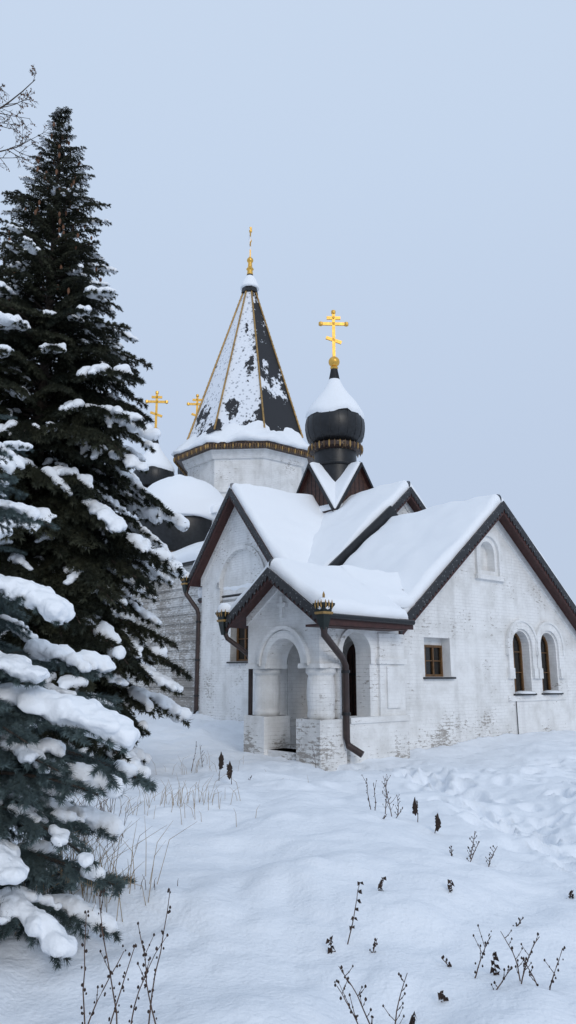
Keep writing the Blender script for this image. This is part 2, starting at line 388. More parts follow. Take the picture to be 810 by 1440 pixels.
tm.prism('A',A0,[(B0,zb(B0)-.2),(CB,RZ-.2),(CB,RZ-.5),(B0,zb(B0)-.5)],.01,.07,M_brick)
tm.prism('A',A0,[(BL,zb(BL)-.2),(CB+.001,RZ-.2),(CB+.001,RZ-.5),(BL,zb(BL)-.5)],.01,.07,M_brick)
band_arch(tm,'A',A0,6.5,8.9,4.8,5.8,.14,.06,d0=.005)
tm.box(A0-.05,A0-.005,B0+.05,BL-.01,.2,.45,M_brick)
tm.prism('B',B0,[(A0,za(A0)-.2),(CA,RZ-.2),(CA,RZ-.45),(A0,za(A0)-.45)],.0,.06,M_brick)
tm.prism('B',B0,[(A1,za(A1)-.2),(CA+.001,RZ-.2),(CA+.001,RZ-.45),(A1,za(A1)-.45)],.0,.06,M_brick)
tm.obj('gable_trim',church)
ga0=A0-.40; f0=B0-.38; bk=10.4; gi=A0+.06
slab(rf,[(ga0,f0,za(ga0)),(CA,f0,RZ),(CA,B0-.01,RZ),(ga0,B0-.01,za(ga0))],.15)
slab(rf,[(gi,B0,za(gi)),(CA,B0,RZ),(CA,bk,RZ),(gi,bk,za(gi))],.15)
slab(rf,[(A1+.4,f0,za(A1+.4)),(CA,f0,RZ),(CA,bk,RZ),(A1+.4,bk,za(A1+.4))],.15)
barge(rf,'B',f0,ga0,za(ga0),CA,RZ,.34); barge(rf,'B',f0,A1+.4,za(A1+.4),CA,RZ,.34)
snow_patch([(gi+.1,f0+.02,za(gi+.1)),(CA,f0+.02,RZ),(CA,bk,RZ),(gi+.1,bk,za(gi+.1))],.26,(1,0,1,0),seed=3)
snow_patch([(A1+.4,f0+.02,za(A1+.4)),(CA,f0+.02,RZ),(CA,bk,RZ),(A1+.4,bk,za(A1+.4))],.26,(1,0,1,0),seed=4)
h0=A0-.40; lb=BL+.35; rb=B0-.2
slab(rf,[(h0,rb,zb(rb)),(h0,CB,RZ),(CA,CB,RZ),(CA,rb,zb(rb))],.15)
slab(rf,[(h0,lb,zb(lb)),(h0,CB,RZ),(CA,CB,RZ),(CA,lb,zb(lb))],.15)
barge(rf,'A',h0,rb,zb(rb),CB,RZ,.34); barge(rf,'A',h0,lb,zb(lb),CB,RZ,.34)
snow_patch([(h0+.02,rb,zb(rb)),(CA,rb,zb(rb)),(CA,CB,RZ),(h0+.02,CB,RZ)],.26,(1,0,1,0),seed=5)
snow_patch([(h0+.02,lb,zb(lb)),(CA,lb,zb(lb)),(CA,CB,RZ),(h0+.02,CB,RZ)],.26,(1,0,1,0),seed=6)
# ---- cupola base: four little gables
S=1.22; KC=(5.72,7.72); kz0,kz1=7.5,9.30
kb=MB()
for sgn,pl in ((1,'B'),(1,'A'),(-1,'B'),(-1,'A')):
    c=KC[0] if pl=='B' else KC[1]; base=(KC[1]-S*sgn) if pl=='B' else (KC[0]-S*sgn)
    poly=[(c-S,5.8),(c+S,5.8),(c+S,kz0-.1),(c,kz1-.1),(c-S,kz0-.1)]
    kb.prism(pl,base,poly,0,-S*sgn,M_brown)
    for i in range(-5,6):
        x=c+i*.21; kb.prism(pl,base,[(x-.008,6.5),(x+.008,6.5),(x+.008,kz1-.3-abs(i)*.3),(x-.008,kz1-.3-abs(i)*.3)],.012*sgn,.001*sgn,M_metal)
    sl=(kz1-kz0)/S
    for e in (-1,1):
        x0=c+e*(S+.06)
        P=lambda x,d,z:PL(pl,base,x,d*sgn,z)
        zl=kz1-sl*(S+.06)
        q=[P(x0,.14,zl),P(c,.14,kz1),P(c,-S,kz1),P(x0,-S,zl)]
        slab(kb,q,.06)
        kb.prism(pl,base,[(x0,zl+.02),(c,kz1+.02),(c,kz1-.13),(x0,zl-.13)],.14*sgn,.18*sgn,M_metal)
        q2=[P(x0,.10,zl),P(c,.10,kz1),P(c,-S,kz1),P(x0,-S,zl)]
        snow_patch(q2,.10,(1,0,1,0),seed=11+e,over=.0)
kb.obj('cupola_base',church)
# ---- domes
def cross(mb,c,z0,H,ang,W=None,mat=M_gold):
    W=W or H*.52; t=H*.030
    d=Vector((math.cos(ang),math.sin(ang),0)); n=Vector((-d.y,d.x,0)); C=Vector((c[0],c[1],0))
    def bar(s0,z_0,s1,z_1,w):
        a=C+d*s0+Vector((0,0,z_0)); b=C+d*s1+Vector((0,0,z_1)); ax=(b-a).normalized(); up=ax.cross(n).normalized()
        vs=[a+up*w-n*t*.6,b+up*w-n*t*.6,b-up*w-n*t*.6,a-up*w-n*t*.6,a+up*w+n*t*.6,b+up*w+n*t*.6,b-up*w+n*t*.6,a-up*w+n*t*.6]
        mb.hull8(vs,mat)
    bar(0,z0,0,z0+H,t)
    bar(-W/2,z0+H*.74,W/2,z0+H*.74,t*1.02); bar(-W*.27,z0+H*.87,W*.27,z0+H*.87,t*1.04)
    bar(-W*.3,z0+H*.44,W*.3,z0+H*.33,t*1.06)
    for s_,z_ in ((-W/2,.74),(W/2,.74),(0,1)):
        p=C+d*s_+Vector((0,0,z0+H*z_)); mb.lathe((p.x,p.y),[(.01,p.z-t*1.8),(t*1.5,p.z-t),(t*1.5,p.z+t),(.01,p.z+t*1.8)],mat,8)
def ball(mb,c,z,r,mat,seg=20):
    mb.lathe(c,[(max(.001,r*math.sin(math.pi*i/12)),z-r*math.cos(math.pi*i/12)) for i in range(13)],mat,seg)
def smoothprof(pr,n=6):
    out=[]
    for i in range(len(pr)-1):
        p0=pr[max(i-1,0)];p1=pr[i];p2=pr[i+1];p3=pr[min(i+2,len(pr)-1)]
        for k in range(n):
            t=k/n
            f=lambda a,b,c,d:.5*((2*b)+(-a+c)*t+(2*a-5*b+4*c-d)*t*t+(-a+3*b-3*c+d)*t**3)
            out.append((max(.001,f(p0[0],p1[0],p2[0],p3[0])),f(p0[1],p1[1],p2[1],p3[1])))
    out.append(pr[-1]); return out
def onion(name,c,z0,k,crossang,drumdown=2.0,H=1.9):
    mb=MB()
    mb.lathe(c,[(.80*k,z0-drumdown),(.80*k,z0-.25*k)],M_metal,32)
    mb.lathe(c,[(.86*k,z0-.9*k),(.88*k,z0-.87*k),(.88*k,z0-.83*k),(.80*k,z0-.8*k)],M_metal,32)
    mb.lathe(c,[(.86*k,z0-.30*k),(1.02*k,z0-.22*k),(1.04*k,z0-.08*k),(.98*k,z0-.05*k),(.80*k,z0+.02*k)],M_lace,32)
    for i in range(32):
        a=2*math.pi*i/32; mb.lathe((c[0]+1.03*k*math.cos(a),c[1]+1.03*k*math.sin(a)),[(.005,z0-.32*k),(.035*k,z0-.22*k),(.035*k,z0-.10*k),(.005,z0-.03*k)],M_rib if i%2 else M_stud,6)
    pr=smoothprof([(.80,0),(1.04,.22),(1.14,.62),(1.09,1.05),(.86,1.5),(.55,1.92),(.31,2.35),(.19,2.75),(.11,3.2)])
    mb.lathe(c,[(r*k,z0+z*k) for r,z in pr],M_metal,40)
    for i in range(20):
        a=2*math.pi*i/20; mb.tube([(c[0]+(r*k+.004)*math.cos(a),c[1]+(r*k+.004)*math.sin(a),z0+z*k) for r,z in pr[::3]],.014*k,M_metal,4)
    zt=z0+3.2*k
    mb.lathe(c,[(.11*k,zt-.1),(.16*k,zt),(.10*k,zt+.06*k)],M_gold,16)
    ball(mb,c,zt+.25*k,.22*k,M_gold); cross(mb,c,zt+.42*k,H,crossang)
    o=mb.obj(name,church,angle=35)
    sn=MB(); pr2=[(r,z) for r,z in pr if z>1.0]
    n=len(pr2); prs=[]
    for i,(r,z) in enumerate(pr2):
        t=i/(n-1)
        th=.11*math.sqrt(max(0,1-(1-min(t/.12,1))**2))*(1-max(0,(t-.35)/.5)) if t<.85 else 0
        prs.append((r*k+max(.004,th*k) if t<.8 else r*k-.01,z0+z*k+th*.4*k))
    prs=[q for i,q in enumerate(prs) if i/(n-1)<.78]
    sn.lathe(c,prs,M_snow,40,cap=False,jit=lambda j,kk:((.16*noise.noise(Vector((math.cos(kk*.157)*1.5,math.sin(kk*.157)*1.5,c[0])))+.10*noise.noise(Vector((math.cos(kk*.157)*5,math.sin(kk*.157)*5,c[0]))))*k*max(0,1-j/10)))
    sn.obj(name+'_snow',church,smooth=True)
    return o
onion('cupola_dome',KC,10.25,1.0,math.radians(-38),1.9,1.95)
onion('small_dome',(8.55,21.9),12.2,.85,math.radians(-36),6.5,1.95)
onion('small_dome_left',(3.75,18.0),10.15,.85,math.radians(-36),4.5,1.8)
# ---- tent tower
TC=(8.35,16.8); ph=math.radians(22.5)
tw=MB()
tw.lathe(TC,[(3.0,3),(3.0,11.75)],M_brick,8,ph)
tw.lathe(TC,[(3.1,9.9),(3.1,10.05)],M_brick,8,ph)
tw.lathe(TC,[(3.12,11.5),(3.25,11.75),(3.32,11.9)],M_brick,8,ph)
tw.obj('tower_drum',church)
te=MB()
te.lathe(TC,[(3.3,11.88),(3.66,11.93),(3.72,12.12),(3.2,12.4)],M_lace,8,ph)
te.lathe(TC,[(3.05,12.9),(.30,21.45)],M_tent,8,ph)
for i in range(8):
    a=ph+i*math.pi/4
    p=[Vector((TC[0]+r*math.cos(a),TC[1]+r*math.sin(a),z)) for r,z in ((3.08,12.95),(.32,21.5))]
    te.tube(p,.045,M_rib,6)
    for q in range(34):
        P=p[0].lerp(p[1],(q+.5)/34); te.lathe((P.x+.03*math.cos(a),P.y+.03*math.sin(a)),[(.003,P.z-.04),(.04,P.z),(.003,P.z+.05)],M_rib,4)
for i in range(8):
    a=ph+i*math.pi/4; b_=a+math.pi/4
    A=Vector((TC[0]+3.70*math.cos(a),TC[1]+3.70*math.sin(a),0)); B=Vector((TC[0]+3.70*math.cos(b_),TC[1]+3.70*math.sin(b_),0))
    for k in range(22):
        P=A.lerp(B,(k+.5)/22); te.lathe((P.x,P.y),[(.005,11.80),(.045,11.90),(.045,12.02),(.005,12.04)],M_rib if k%3==0 else M_stud,5)
te.lathe(TC,[(.36,21.3),(.46,21.35),(.40,21.7),(.24,22.1),(.16,22.5)],M_metal,8,ph)
te.lathe(TC,[(.17,22.45),(.14,22.7),(.20,22.78),(.12,22.9),(.10,23.2),(.06,23.5)],M_gold,16)
ball(te,TC,23.3,.17,M_gold)
te.obj('tent_roof',church)
tx=MB()
cang=math.radians(54)
cross(tx,TC,23.45,1.75,cang,mat=M_gold)
tx.tube([(TC[0]-.02,TC[1]-.03,23.9),(TC[0]-.06,TC[1]-.02,24.4),(TC[0]-.02,TC[1],24.9),(TC[0]-.10,TC[1],25.25)],[.03,.06,.06,.01],M_snow,6)
tx.obj('tower_cross',church)
ts=MB()
def octprof(c,prof,mat,mb,sub=6,amp=.05):
    vs=[];fs=[]; seg=8*sub
    for j,(r,z) in enumerate(prof):
        for i in range(8):
            a=ph+i*math.pi/4; b_=a+math.pi/4
            for k in range(sub):
                t=k/sub; x=r*((1-t)*math.cos(a)+t*math.cos(b_)); y=r*((1-t)*math.sin(a)+t*math.sin(b_))
                nn=amp*noise.noise(Vector((x*1.3,y*1.3,z*1.5+7)))
                vs.append((c[0]+x*(1+nn*.35),c[1]+y*(1+nn*.35),z+nn))
    for j in range(len(prof)-1):
        for k in range(seg): fs.append((j*seg+k,j*seg+(k+1)%seg,(j+1)*seg+(k+1)%seg,(j+1)*seg+k))
    mb.add(vs,fs,mat)
octprof(TC,[(3.62,12.1),(3.78,12.13),(3.82,12.2),(3.78,12.3),(3.6,12.42),(3.35,12.6),(3.12,12.85),(3.0,13.08),(2.9,13.25)],M_snow,ts,8,.22)
ts.lathe(TC,[(.5,21.62),(.5,21.72),(.42,21.95),(.27,22.25),(.2,22.35)],M_snow,16)
ts.obj('tower_snow',church,smooth=True)
# ---- main church body (behind)
mbod=MB()
mbod.box(1.8,14.5,11.205,22,-1,5.7,M_brick2)
mbod.box(1.8,9.4,9.98,11.2,-1,5.0,M_brick2)
mbod.box(3.8,12.8,13,21,5.7,8.2,M_brick)
mbod.obj('main_body',church)
cap=MB()
cap.box(1.68,1.8,10.3,22.1,5.45,5.7,M_brick2); cap.box(1.72,1.8,10.3,22.1,4.9,5.0,M_brick2)
cap.box(1.801,3,10.05,11.2,5.001,5.69,M_brick2)
for i in range(14): cap.box(1.75,1.799,10.1,22.0,.3+i*.33,.3+i*.33+.22,M_brick2)
cap.obj('cornice',church)
rf.box(1.45,1.9,10.4,22.3,5.7,5.78,M_metal)
snow_patch([(1.42,10.4,5.78),(3.9,10.4,7.0),(3.9,22.2,7.0),(1.42,22.2,5.78)],.28,(1,0,1,0),seed=21)
snow_patch([(3.6,12.7,8.2),(8.3,12.7,9.3),(8.3,21.3,9.3),(3.6,21.3,8.2)],.3,(1,0,1,1),seed=22)
snow_patch([(13.1,12.7,8.2),(8.3,12.7,9.3),(8.3,21.3,9.3),(13.1,21.3,8.2)],.3,(1,0,1,1),seed=23)
snow_patch([(14.9,10.9,5.7),(12.7,10.9,7.0),(12.7,22.2,7.0),(14.9,22.2,5.7)],.28,(1,0,1,0),seed=24)
snow_patch([(3.9,10.9,7.0),(12.7,10.9,7.0),(12.7,12.9,7.3),(3.9,12.9,7.3)],.28,(0,0,1,0),seed=25)
mb_=MB(); mb_.box(3.9,12.7,11.3,12.9,5.69,7.0,M_brick); mb_.obj('upper_wall',church)
AC=(3.6,15.2)
cp=MB(); cp.lathe(AC,smoothprof([(1.85,5.8),(1.9,6.6),(2.05,7.1),(2.1,7.7),(2.0,8.3),(1.7,8.9),(1.1,9.5),(.1,9.9)],4),M_metal,40)
cp.lathe(AC,[(1.95,6.35),(2.15,6.42),(2.15,6.58),(1.95,6.62)],M_lace,40)
cp.obj('chapel_roof',church,angle=35)
cs=MB(); cs.lathe(AC,smoothprof([(2.04,8.0),(2.28,8.08),(2.26,8.4),(2.0,9.0),(1.5,9.6),(.8,10.05),(.02,10.2)],5),M_snow,40,cap=False,jit=lambda j,k:.12*noise.noise(Vector((math.cos(k*.157)*2,math.sin(k*.157)*2,j*.2))))
cs.obj('chapel_snow',church,smooth=True)
# ---- porch
PA=-2.6; PB0,PB1=-.4,2.05; PC=.78; PZ=4.0; PS=.65
def pz(b): return PZ-PS*abs(b-PC)
pf=MB(); pf.prism('A',PA,[(PB0,-.6),(PB1,-.6),(PB1,pz(PB1)-.12),(PC,PZ-.12),(PB0,pz(PB0)-.12)],0,-.55,M_brick); pf=pf.obj('porch_front')
cut(pf,[cutter('A',PA,arch(.14,1.32,.12,2.50),.8),
        boxcut(PA-.2,PA+.7,PB0-.3,.14+.001,.82,1.85,),boxcut(PA-.2,PA+.7,1.319,PB1+.3,.82,1.85)]); fin(pf)
ps=MB(); ps.box(PA+.551,-.004,PB0,PB0+.42,-.6,pz(PB0)-.14,M_brick); ps=ps.obj('porch_side')
cut(ps,[cutter('B',PB0,arch(-1.98,-1.12,.84,2.62),.8)]); fin(ps)
pl=MB(); pl.box(PA+.551,-.004,PB1-.42,PB1,-.6,pz(PB1)-.14,M_brick); pl=pl.obj('porch_wall')
c1=boxcut(-1.85,-.5,PB1-.7,PB1-.32,.55,2.2); cut(pl,[c1]); fin(pl)
pd=MB()
pd.box(-1.70,-.65,PB1-.36,PB1-.322,.7,2.05,M_brick)
for cb_ in (PB0+.27,PB1-.36):
    r=.285
    pd.lathe((PA+.28,cb_),smoothprof([(r*.98,.82),(r*1.05,.9),(r*.98,1.0),(r*1.07,1.3),(r*1.0,1.6),(r*.95,1.7),(r*1.12,1.76),(r*1.12,1.85)],4),M_brick,24)
    w=.37
    pd.box(PA+.28-w,PA+.28+w,cb_-w,cb_+w,-.5,.82,M_brick)
    pd.box(PA-.06,PA+.6,cb_-.35,cb_+.35,1.85,1.95,M_brick)
band_arch(pd,'A',PA,.14,1.32,1.951,2.5,.17,.05,d0=.003)
band_arch(pd,'A',PA,-.05,1.51,1.951,2.69,.08,.10,d0=.003)
band_arch(pd,'B',PB0,-1.98,-1.12,1.951,2.62,.12,.05,d0=.003)
pd.box(-.86,-.05,PB0-.06,PB0-.002,.82,2.62,M_brick); pd.box(-.92,-.01,PB0-.11,PB0-.003,1.95,2.07,M_brick)
pd.box(-.66,-.25,PB0-.10,PB0-.061,1.0,1.9,M_brick)
pd.box(-1.85,-.006,PB0-.10,PB0-.002,-.4,.80,M_brick); pd.box(-1.85,-.002,PB0-.14,PB0-.001,.72,.84,M_brick)
for e in (PB0,PB1): pd.prism('A',PA,[(e,pz(e)-.14),(PC+(.0005 if e>PC else -.0005),PZ-.14),(PC+(.0005 if e>PC else -.0005),PZ-.34),(e,pz(e)-.34)],.003,.06,M_brick)
pd.box(PA-.07,PA-.002,PC-.045,PC+.045,2.95,3.42,M_brick); pd.box(PA-.068,PA-.003,PC-.13,PC+.13,3.18,3.27,M_brick)
pd.box(PA+.05,-.01,PB0+.05,PB1-.05,-.3,.12,M_brick)
pd.obj('porch_details',church)
pa0=-2.98; pe0,pe1=-.92,2.48; pend=-.45
slab(rf,[(pa0,pe0,pz(pe0)),(pa0,PC,PZ),(pend,PC,PZ),(pend,pe0,pz(pe0))],.12)
slab(rf,[(pend+.002,-.34,pz(-.34)),(pend+.002,PC,PZ),(.3,PC,PZ),(.3,-.34,pz(-.34))],.12)
slab(rf,[(.302,.05,pz(.05)),(.302,PC,PZ),(1.9,PC,PZ),(1.9,.05,pz(.05))],.12)
slab(rf,[(pa0,pe1,pz(pe1)),(pa0,PC,PZ),(1.9,PC,PZ),(1.9,pe1,pz(pe1))],.12)
barge(rf,'A',pa0,pe0,pz(pe0),PC,PZ,.26); barge(rf,'A',pa0,pe1,pz(pe1),PC,PZ,.26)
rf.box(pa0,pend+.15,pe0-.06,pe0-.005,pz(pe0)-.20,pz(pe0)+.02,M_red)
rf.box(pa0,pend,pe0,PB0,pz(pe0)-.22,pz(pe0)-.17,M_red)
rf.tube([(pa0,pe0-.11,pz(pe0)-.02),(pend+.1,pe0-.11,pz(pe0)-.05)],.055,M_metal,10)
snow_patch([(pa0+.02,pe0-.03,pz(pe0)),(pend-.0,pe0-.03,pz(pe0)),(pend,PC,PZ),(pa0+.02,PC,PZ)],.23,(1,1,1,0),seed=31,over=.06)
snow_patch([(pend-.45,-.42,pz(-.42)),(.55,-.36,pz(-.36)),(.55,PC,PZ),(pend-.45,PC,PZ)],.24,(0,1,1,0),seed=31,over=.02)
snow_patch([(.2,.06,pz(.06)),(2.0,.06,pz(.06)),(2.0,PC,PZ),(.2,PC,PZ)],.23,(0,0,0,0),seed=31,over=.0)
snow_patch([(pa0+.02,pe1,pz(pe1)),(2.0,pe1,pz(pe1)),(2.0,PC,PZ),(pa0+.02,PC,PZ)],.23,(1,0,1,0),seed=31)
rf.obj('roofs',church)
# ---- downpipes and hoppers
dp=MB()
def hopper(x,y,z,s=1,snowball=False):
    dp.lathe((x,y),[(.06*s,z-.34*s),(.12*s,z-.10*s),(.13*s,z-.01*s),(.18*s,z+.05*s),(.18*s,z+.08*s)],M_green,4,math.pi/4)
    dp.lathe((x,y),[(.135*s,z-.10*s),(.15*s,z-.09*s),(.15*s,z-.06*s)],M_rib,4,math.pi/4)
    for i in range(12):
        a=math.pi/6*i; q=1/max(abs(math.cos(a)),abs(math.sin(a)))*.12*s
        dp.lathe((x+q*math.cos(a),y+q*math.sin(a)),[(.004,z-.01*s),(.02*s,z+.05*s),(.004,z+.13*s)],M_rib,5)
    if snowball: ball(dp,(x,y),z+.12*s,.14*s,M_snow,12)
    else: ball(dp,(x,y),z+.05*s,.12*s,M_snow,12)
    dp.lathe((x,y),[(.02*s,z+.1*s),(.022*s,z+.22*s),(.003,z+.27*s)],M_rib,6)
pr=.062
hopper(-3.0,-.98,3.02,1.25)
dp.tube([(-3.0,-.98,2.65),(-2.97,-.95,2.5),(-2.15,-.62,2.05),(-2.02,-.57,1.9),(-2.02,-.57,.45),(-2.0,-.6,.3),(-1.85,-.85,.13)],pr*1.15,M_pipe,10)
hopper(-3.0,2.45,3.05,1.25,True)
dp.tube([(-3.0,2.45,2.7),(-2.95,2.4,2.55),(-2.5,2.2,2.2),(-2.42,2.18,2.05),(-2.42,2.18,.5)],pr*.9,M_pipe,10)
hx=A0-.45
hopper(hx,10.35,4.95,1.3,True)
dp.tube([(hx,10.35,4.6),(hx,10.33,4.5),(A0-.12,10.1,3.95),(A0-.08,10.08,3.75),(A0-.08,10.08,.55),(A0-.3,9.95,.35)],pr*1.25,M_pipe,10)
for x,y,zs in ((-2.02,-.57,(1.75,.9)),(A0-.08,10.08,(3.5,2.2,1.0))):
    for z in zs: dp.lathe((x,y),[(pr*1.5,z),(pr*1.5,z+.06)],M_metal,10)
dp.tube([(4.95,-.02,1.05),(4.95,-.03,.0)],.012,M_metal,5)
dp.obj('downpipes',church,angle=40)
church.location=(2.385,17.67,0); church.rotation_euler=(0,0,math.radians(40))
# ------------------------------------------------------------------ ground
def gbase(x,y):
    a=(x-2.385)*.766+(y-17.67)*.643; b=-(x-2.385)*.643+(y-17.67)*.766
    z=.18*noise.noise(Vector((x*.22,y*.22,1)))+.14*noise.noise(Vector((x*.62,y*.62,4)))
    n3=noise.noise(Vector((x*1.5,y*1.5,8))); z+=.095*n3+.05*abs(noise.noise(Vector((x*2.8,y*2.8,2))))
    near=1/(1+max(0,abs(y-11)-25)*.05)
    z*=near
    z+=.42*max(0,min(1,(b-3)/7))*max(0,min(1,(6-a)/3))
    z+=.30*math.exp(-((x+2.0)**2/2.0+(y-8.6)**2/5.0))+.22*math.exp(-((x+2.6)**2/1.2+(y-5.2)**2/1.6))
    z+=.36*math.exp(-((x-6.2)**2/3.0+(y-11.3)**2/1.4))+.24*math.exp(-((x-.2)**2/1.2+(y-8.8)**2/3.0))
    z+=.15*math.exp(-((x+.3)**2/.5+(y-6.3)**2/.5))+.14*math.exp(-((x-1.0)**2/.8+(y-6.6)**2/.35))+.14*math.exp(-((x+.9)**2/1.0+(y-12.5)**2/.8))
    z-=.18*math.exp(-((x-3.2)**2/1.0+(y-9)**2/9))
    if a>0 and b<0: z+=.07*math.exp(b/.5)
    return z
def axis(lo,hi,segs):
    out=[]
    for a,b_,st in segs:
        n=int((b_-a)/st); out+=[a+(b_-a)*i/n for i in range(n)]
    out.append(segs[-1][1])
    st=.3; v=out[0]; pre=[]
    while v>lo: v-=st; st*=1.22; pre.append(v)
    st=.3; v=out[-1]; post=[]
    while v<hi: v+=st; st*=1.22; post.append(v)
    return pre[::-1]+out+post
xs=axis(-1500,1500,[(-8,-4,.12),(-4,6,.045),(6,12,.07)])
ys=axis(-1500,1800,[(3,12,.04),(12,22,.065),(22,32,.25)])
X,Y=np.meshgrid(np.array(xs),np.array(ys))
Z=np.array([[gbase(x,y) for x in xs] for y in ys])
def path(pts,width,depth,dens=.36,spread=.13):
    P=[Vector(p) for p in pts]
    sd=1
    for i in range(len(P)-1):
        d=(P[i+1]-P[i]); L=d.length; d.normalize(); n=Vector((-d.y,d.x)); k=int(L/dens)
        for j in range(k):
            c=P[i]+d*(j*dens+R.uniform(-.1,.1))+n*(sd*spread+R.gauss(0,.07)); sd=-sd
            an=R.gauss(0,.35); dd_=Vector((d.x*math.cos(an)-d.y*math.sin(an),d.x*math.sin(an)+d.y*math.cos(an))); nn_=Vector((-dd_.y,dd_.x))
            m=(abs(X-c.x)<.6)&(abs(Y-c.y)<.6)
            dx=(X[m]-c.x)*dd_.x+(Y[m]-c.y)*dd_.y; dy=(X[m]-c.x)*nn_.x+(Y[m]-c.y)*nn_.y
            q=(dx/R.uniform(.14,.21))**2+(dy/R.uniform(.08,.12))**2
            dd=depth*R.uniform(.4,1.25)
            Z[m]+= -dd*np.exp(-q**1.4)+dd*.28*np.exp(-((np.sqrt(q)-1.6)/.4)**2)
            if width>0:
                q=((X[m]-c.x)**2+(Y[m]-c.y)**2)/width**2; Z[m]-=.034*np.exp(-q)
main=[(3.3,5.2),(3.2,7.0),(2.8,9.0),(2.7,11.5),(2.2,14),(1.0,15.6),(.2,16.3)]
path(main[1:],.35,.15,.28)
path([(x+.35,y+.1) for x,y in main[1:]],.3,.13)
path([(x-.28,y+.2) for x,y in main[1:5]],.3,.11,spread=.2)
path([(2.3,13.4),(4.5,15.2),(7,16.6),(11,19.5)],.3,.14,.28)
path([(2.5,12.8),(5,14.0),(8,15.5),(12,18.2)],.3,.12,spread=.2)
path([(2.6,10.0),(4.0,11.5),(5.8,13.8),(8,16)],.3,.11,spread=.2)
path([(3.4,7.0),(3.7,9.0),(4.4,11.5),(5.0,13.5)],.3,.12,spread=.2)
nx,ny=len(xs),len(ys)
co=np.stack([X,Y,Z],-1).reshape(-1,3).astype(np.float32)
idx=np.arange(nx*ny).reshape(ny,nx)
fc=np.stack([idx[:-1,:-1],idx[:-1,1:],idx[1:,1:],idx[1:,:-1]],-1).reshape(-1,4)
me=bpy.data.meshes.new('snowy_ground')
me.vertices.add(len(co)); me.vertices.foreach_set('co',co.ravel())
me.loops.add(fc.size); me.loops.foreach_set('vertex_index',fc.ravel().astype(np.int32))
me.polygons.add(len(fc)); me.polygons.foreach_set('loop_start',np.arange(0,fc.size,4,dtype=np.int32))
me.update(); me.validate(); me.materials.append(M_gsnow); me.polygons.foreach_set('use_smooth',[True]*len(me.polygons))
g=bpy.data.objects.new('snowy_ground',me); COL.objects.link(g)
xa,ya=np.array(xs),np.array(ys)
def gz(x,y):
    i=int(np.searchsorted(xa,x)); j=int(np.searchsorted(ya,y)); return float(Z[j,i])
# ------------------------------------------------------------------ conifers
def needle_mesh(segs,spacing,nl,nw,rng,mats,extra=None,name='branch'):
    V=[]
    for p0,p1,sc in segs:
        p0=np.array(p0);p1=np.array(p1); d=p1-p0; L=np.linalg.norm(d)
        if L<1e-5: continue
        d/=L; n=max(2,int(L/spacing*5))
        t=rng.random(n); base=p0+np.outer(t*L,d)
        ref=np.array([0,0,1.0]) if abs(d[2])<.9 else np.array([1.0,0,0])
        x=np.cross(d,ref); x/=np.linalg.norm(x); y=np.cross(d,x)
        an=rng.random(n)*2*math.pi
        rad=np.outer(np.cos(an),x)+np.outer(np.sin(an),y)
        dr=rad*.85+d*.65
        side=np.cross(dr,d); side/= (np.linalg.norm(side,axis=1)[:,None]+1e-9)
        l=nl*sc*(.7+.6*rng.random(n))[:,None]
        V.append(np.stack([base-side*nw,base+side*nw,base+dr*l],1))
    V=np.concatenate(V).reshape(-1,3)
    faces=np.arange(len(V)).reshape(-1,3)
    ev,ef,em=[],[],[]
    if extra: ev=extra.v; ef=extra.f; em=extra.m
    vl=V.tolist()+[tuple(v) for v in ev]; o=len(V)
    fl=faces.tolist()+[[i+o for i in f] for f in ef]
    me=bpy.data.meshes.new(name); me.from_pydata(vl,[],fl)
    for m in mats: me.materials.append(m)
    for m in (extra.mats if extra else []): me.materials.append(m)
    mi=[0]*len(faces)+[k+len(mats) for k in em]
    me.polygons.foreach_set('material_index',mi); me.polygons.foreach_set('use_smooth',[False]*len(faces)+[True]*len(ef)); me.update()
    return me
def branch_segs(rng,tw_sp,maxl,sub_sp,arch_up,droop,hang):
    def axis(t): return np.array([t,0.03*math.sin(t*5),arch_up*math.sin(t*math.pi*.6)-droop*t*t])
    segs=[]; main=[axis(i/14) for i in range(15)]
    for i in range(3,14): segs.append((main[i],main[i+1],1.0))
    t=.16; sd=1
    tips=[]
    while t<.99:
        p=axis(t); l=maxl*min(1,(1-t)*1.5+.16)*min(1,.45+t*1.6)*rng.uniform(.6,1.25)
        an=sd*math.radians(rng.uniform(40,72))
        d=np.array([math.cos(an),math.sin(an),rng.uniform(-.15,.12)]); d/=np.linalg.norm(d)
        pts=[p]; m=5
        for i in range(1,m+1):
            f=i/m; pts.append(p+d*l*f+np.array([0,0,-hang*l*f*f]))
        for i in range(m): segs.append((pts[i],pts[i+1],.95-.3*i/m))
        tips.append((pts,l))
        f=.2; s2=1
        while f<.95:
            k=min(m-1,int(f*m)); q=pts[k]+(pts[k+1]-pts[k])*(f*m-k)
            l2=l*.42*(1-f*.75)*rng.uniform(.7,1.2); a2=an+s2*math.radians(rng.uniform(38,60))
            e=np.array([math.cos(a2),math.sin(a2),rng.uniform(-.7,-.05)])*l2
            segs.append((q,q+e*.5+np.array([0,0,.02*l2]),.8)); segs.append((q+e*.5+np.array([0,0,.02*l2]),q+e+np.array([0,0,-hang*l2*.5]),.65))
            f+=sub_sp*rng.uniform(.8,1.2)/max(l,.02); s2=-s2
        t+=tw_sp*rng.uniform(.7,1.3); sd=-sd
    return segs,main,tips
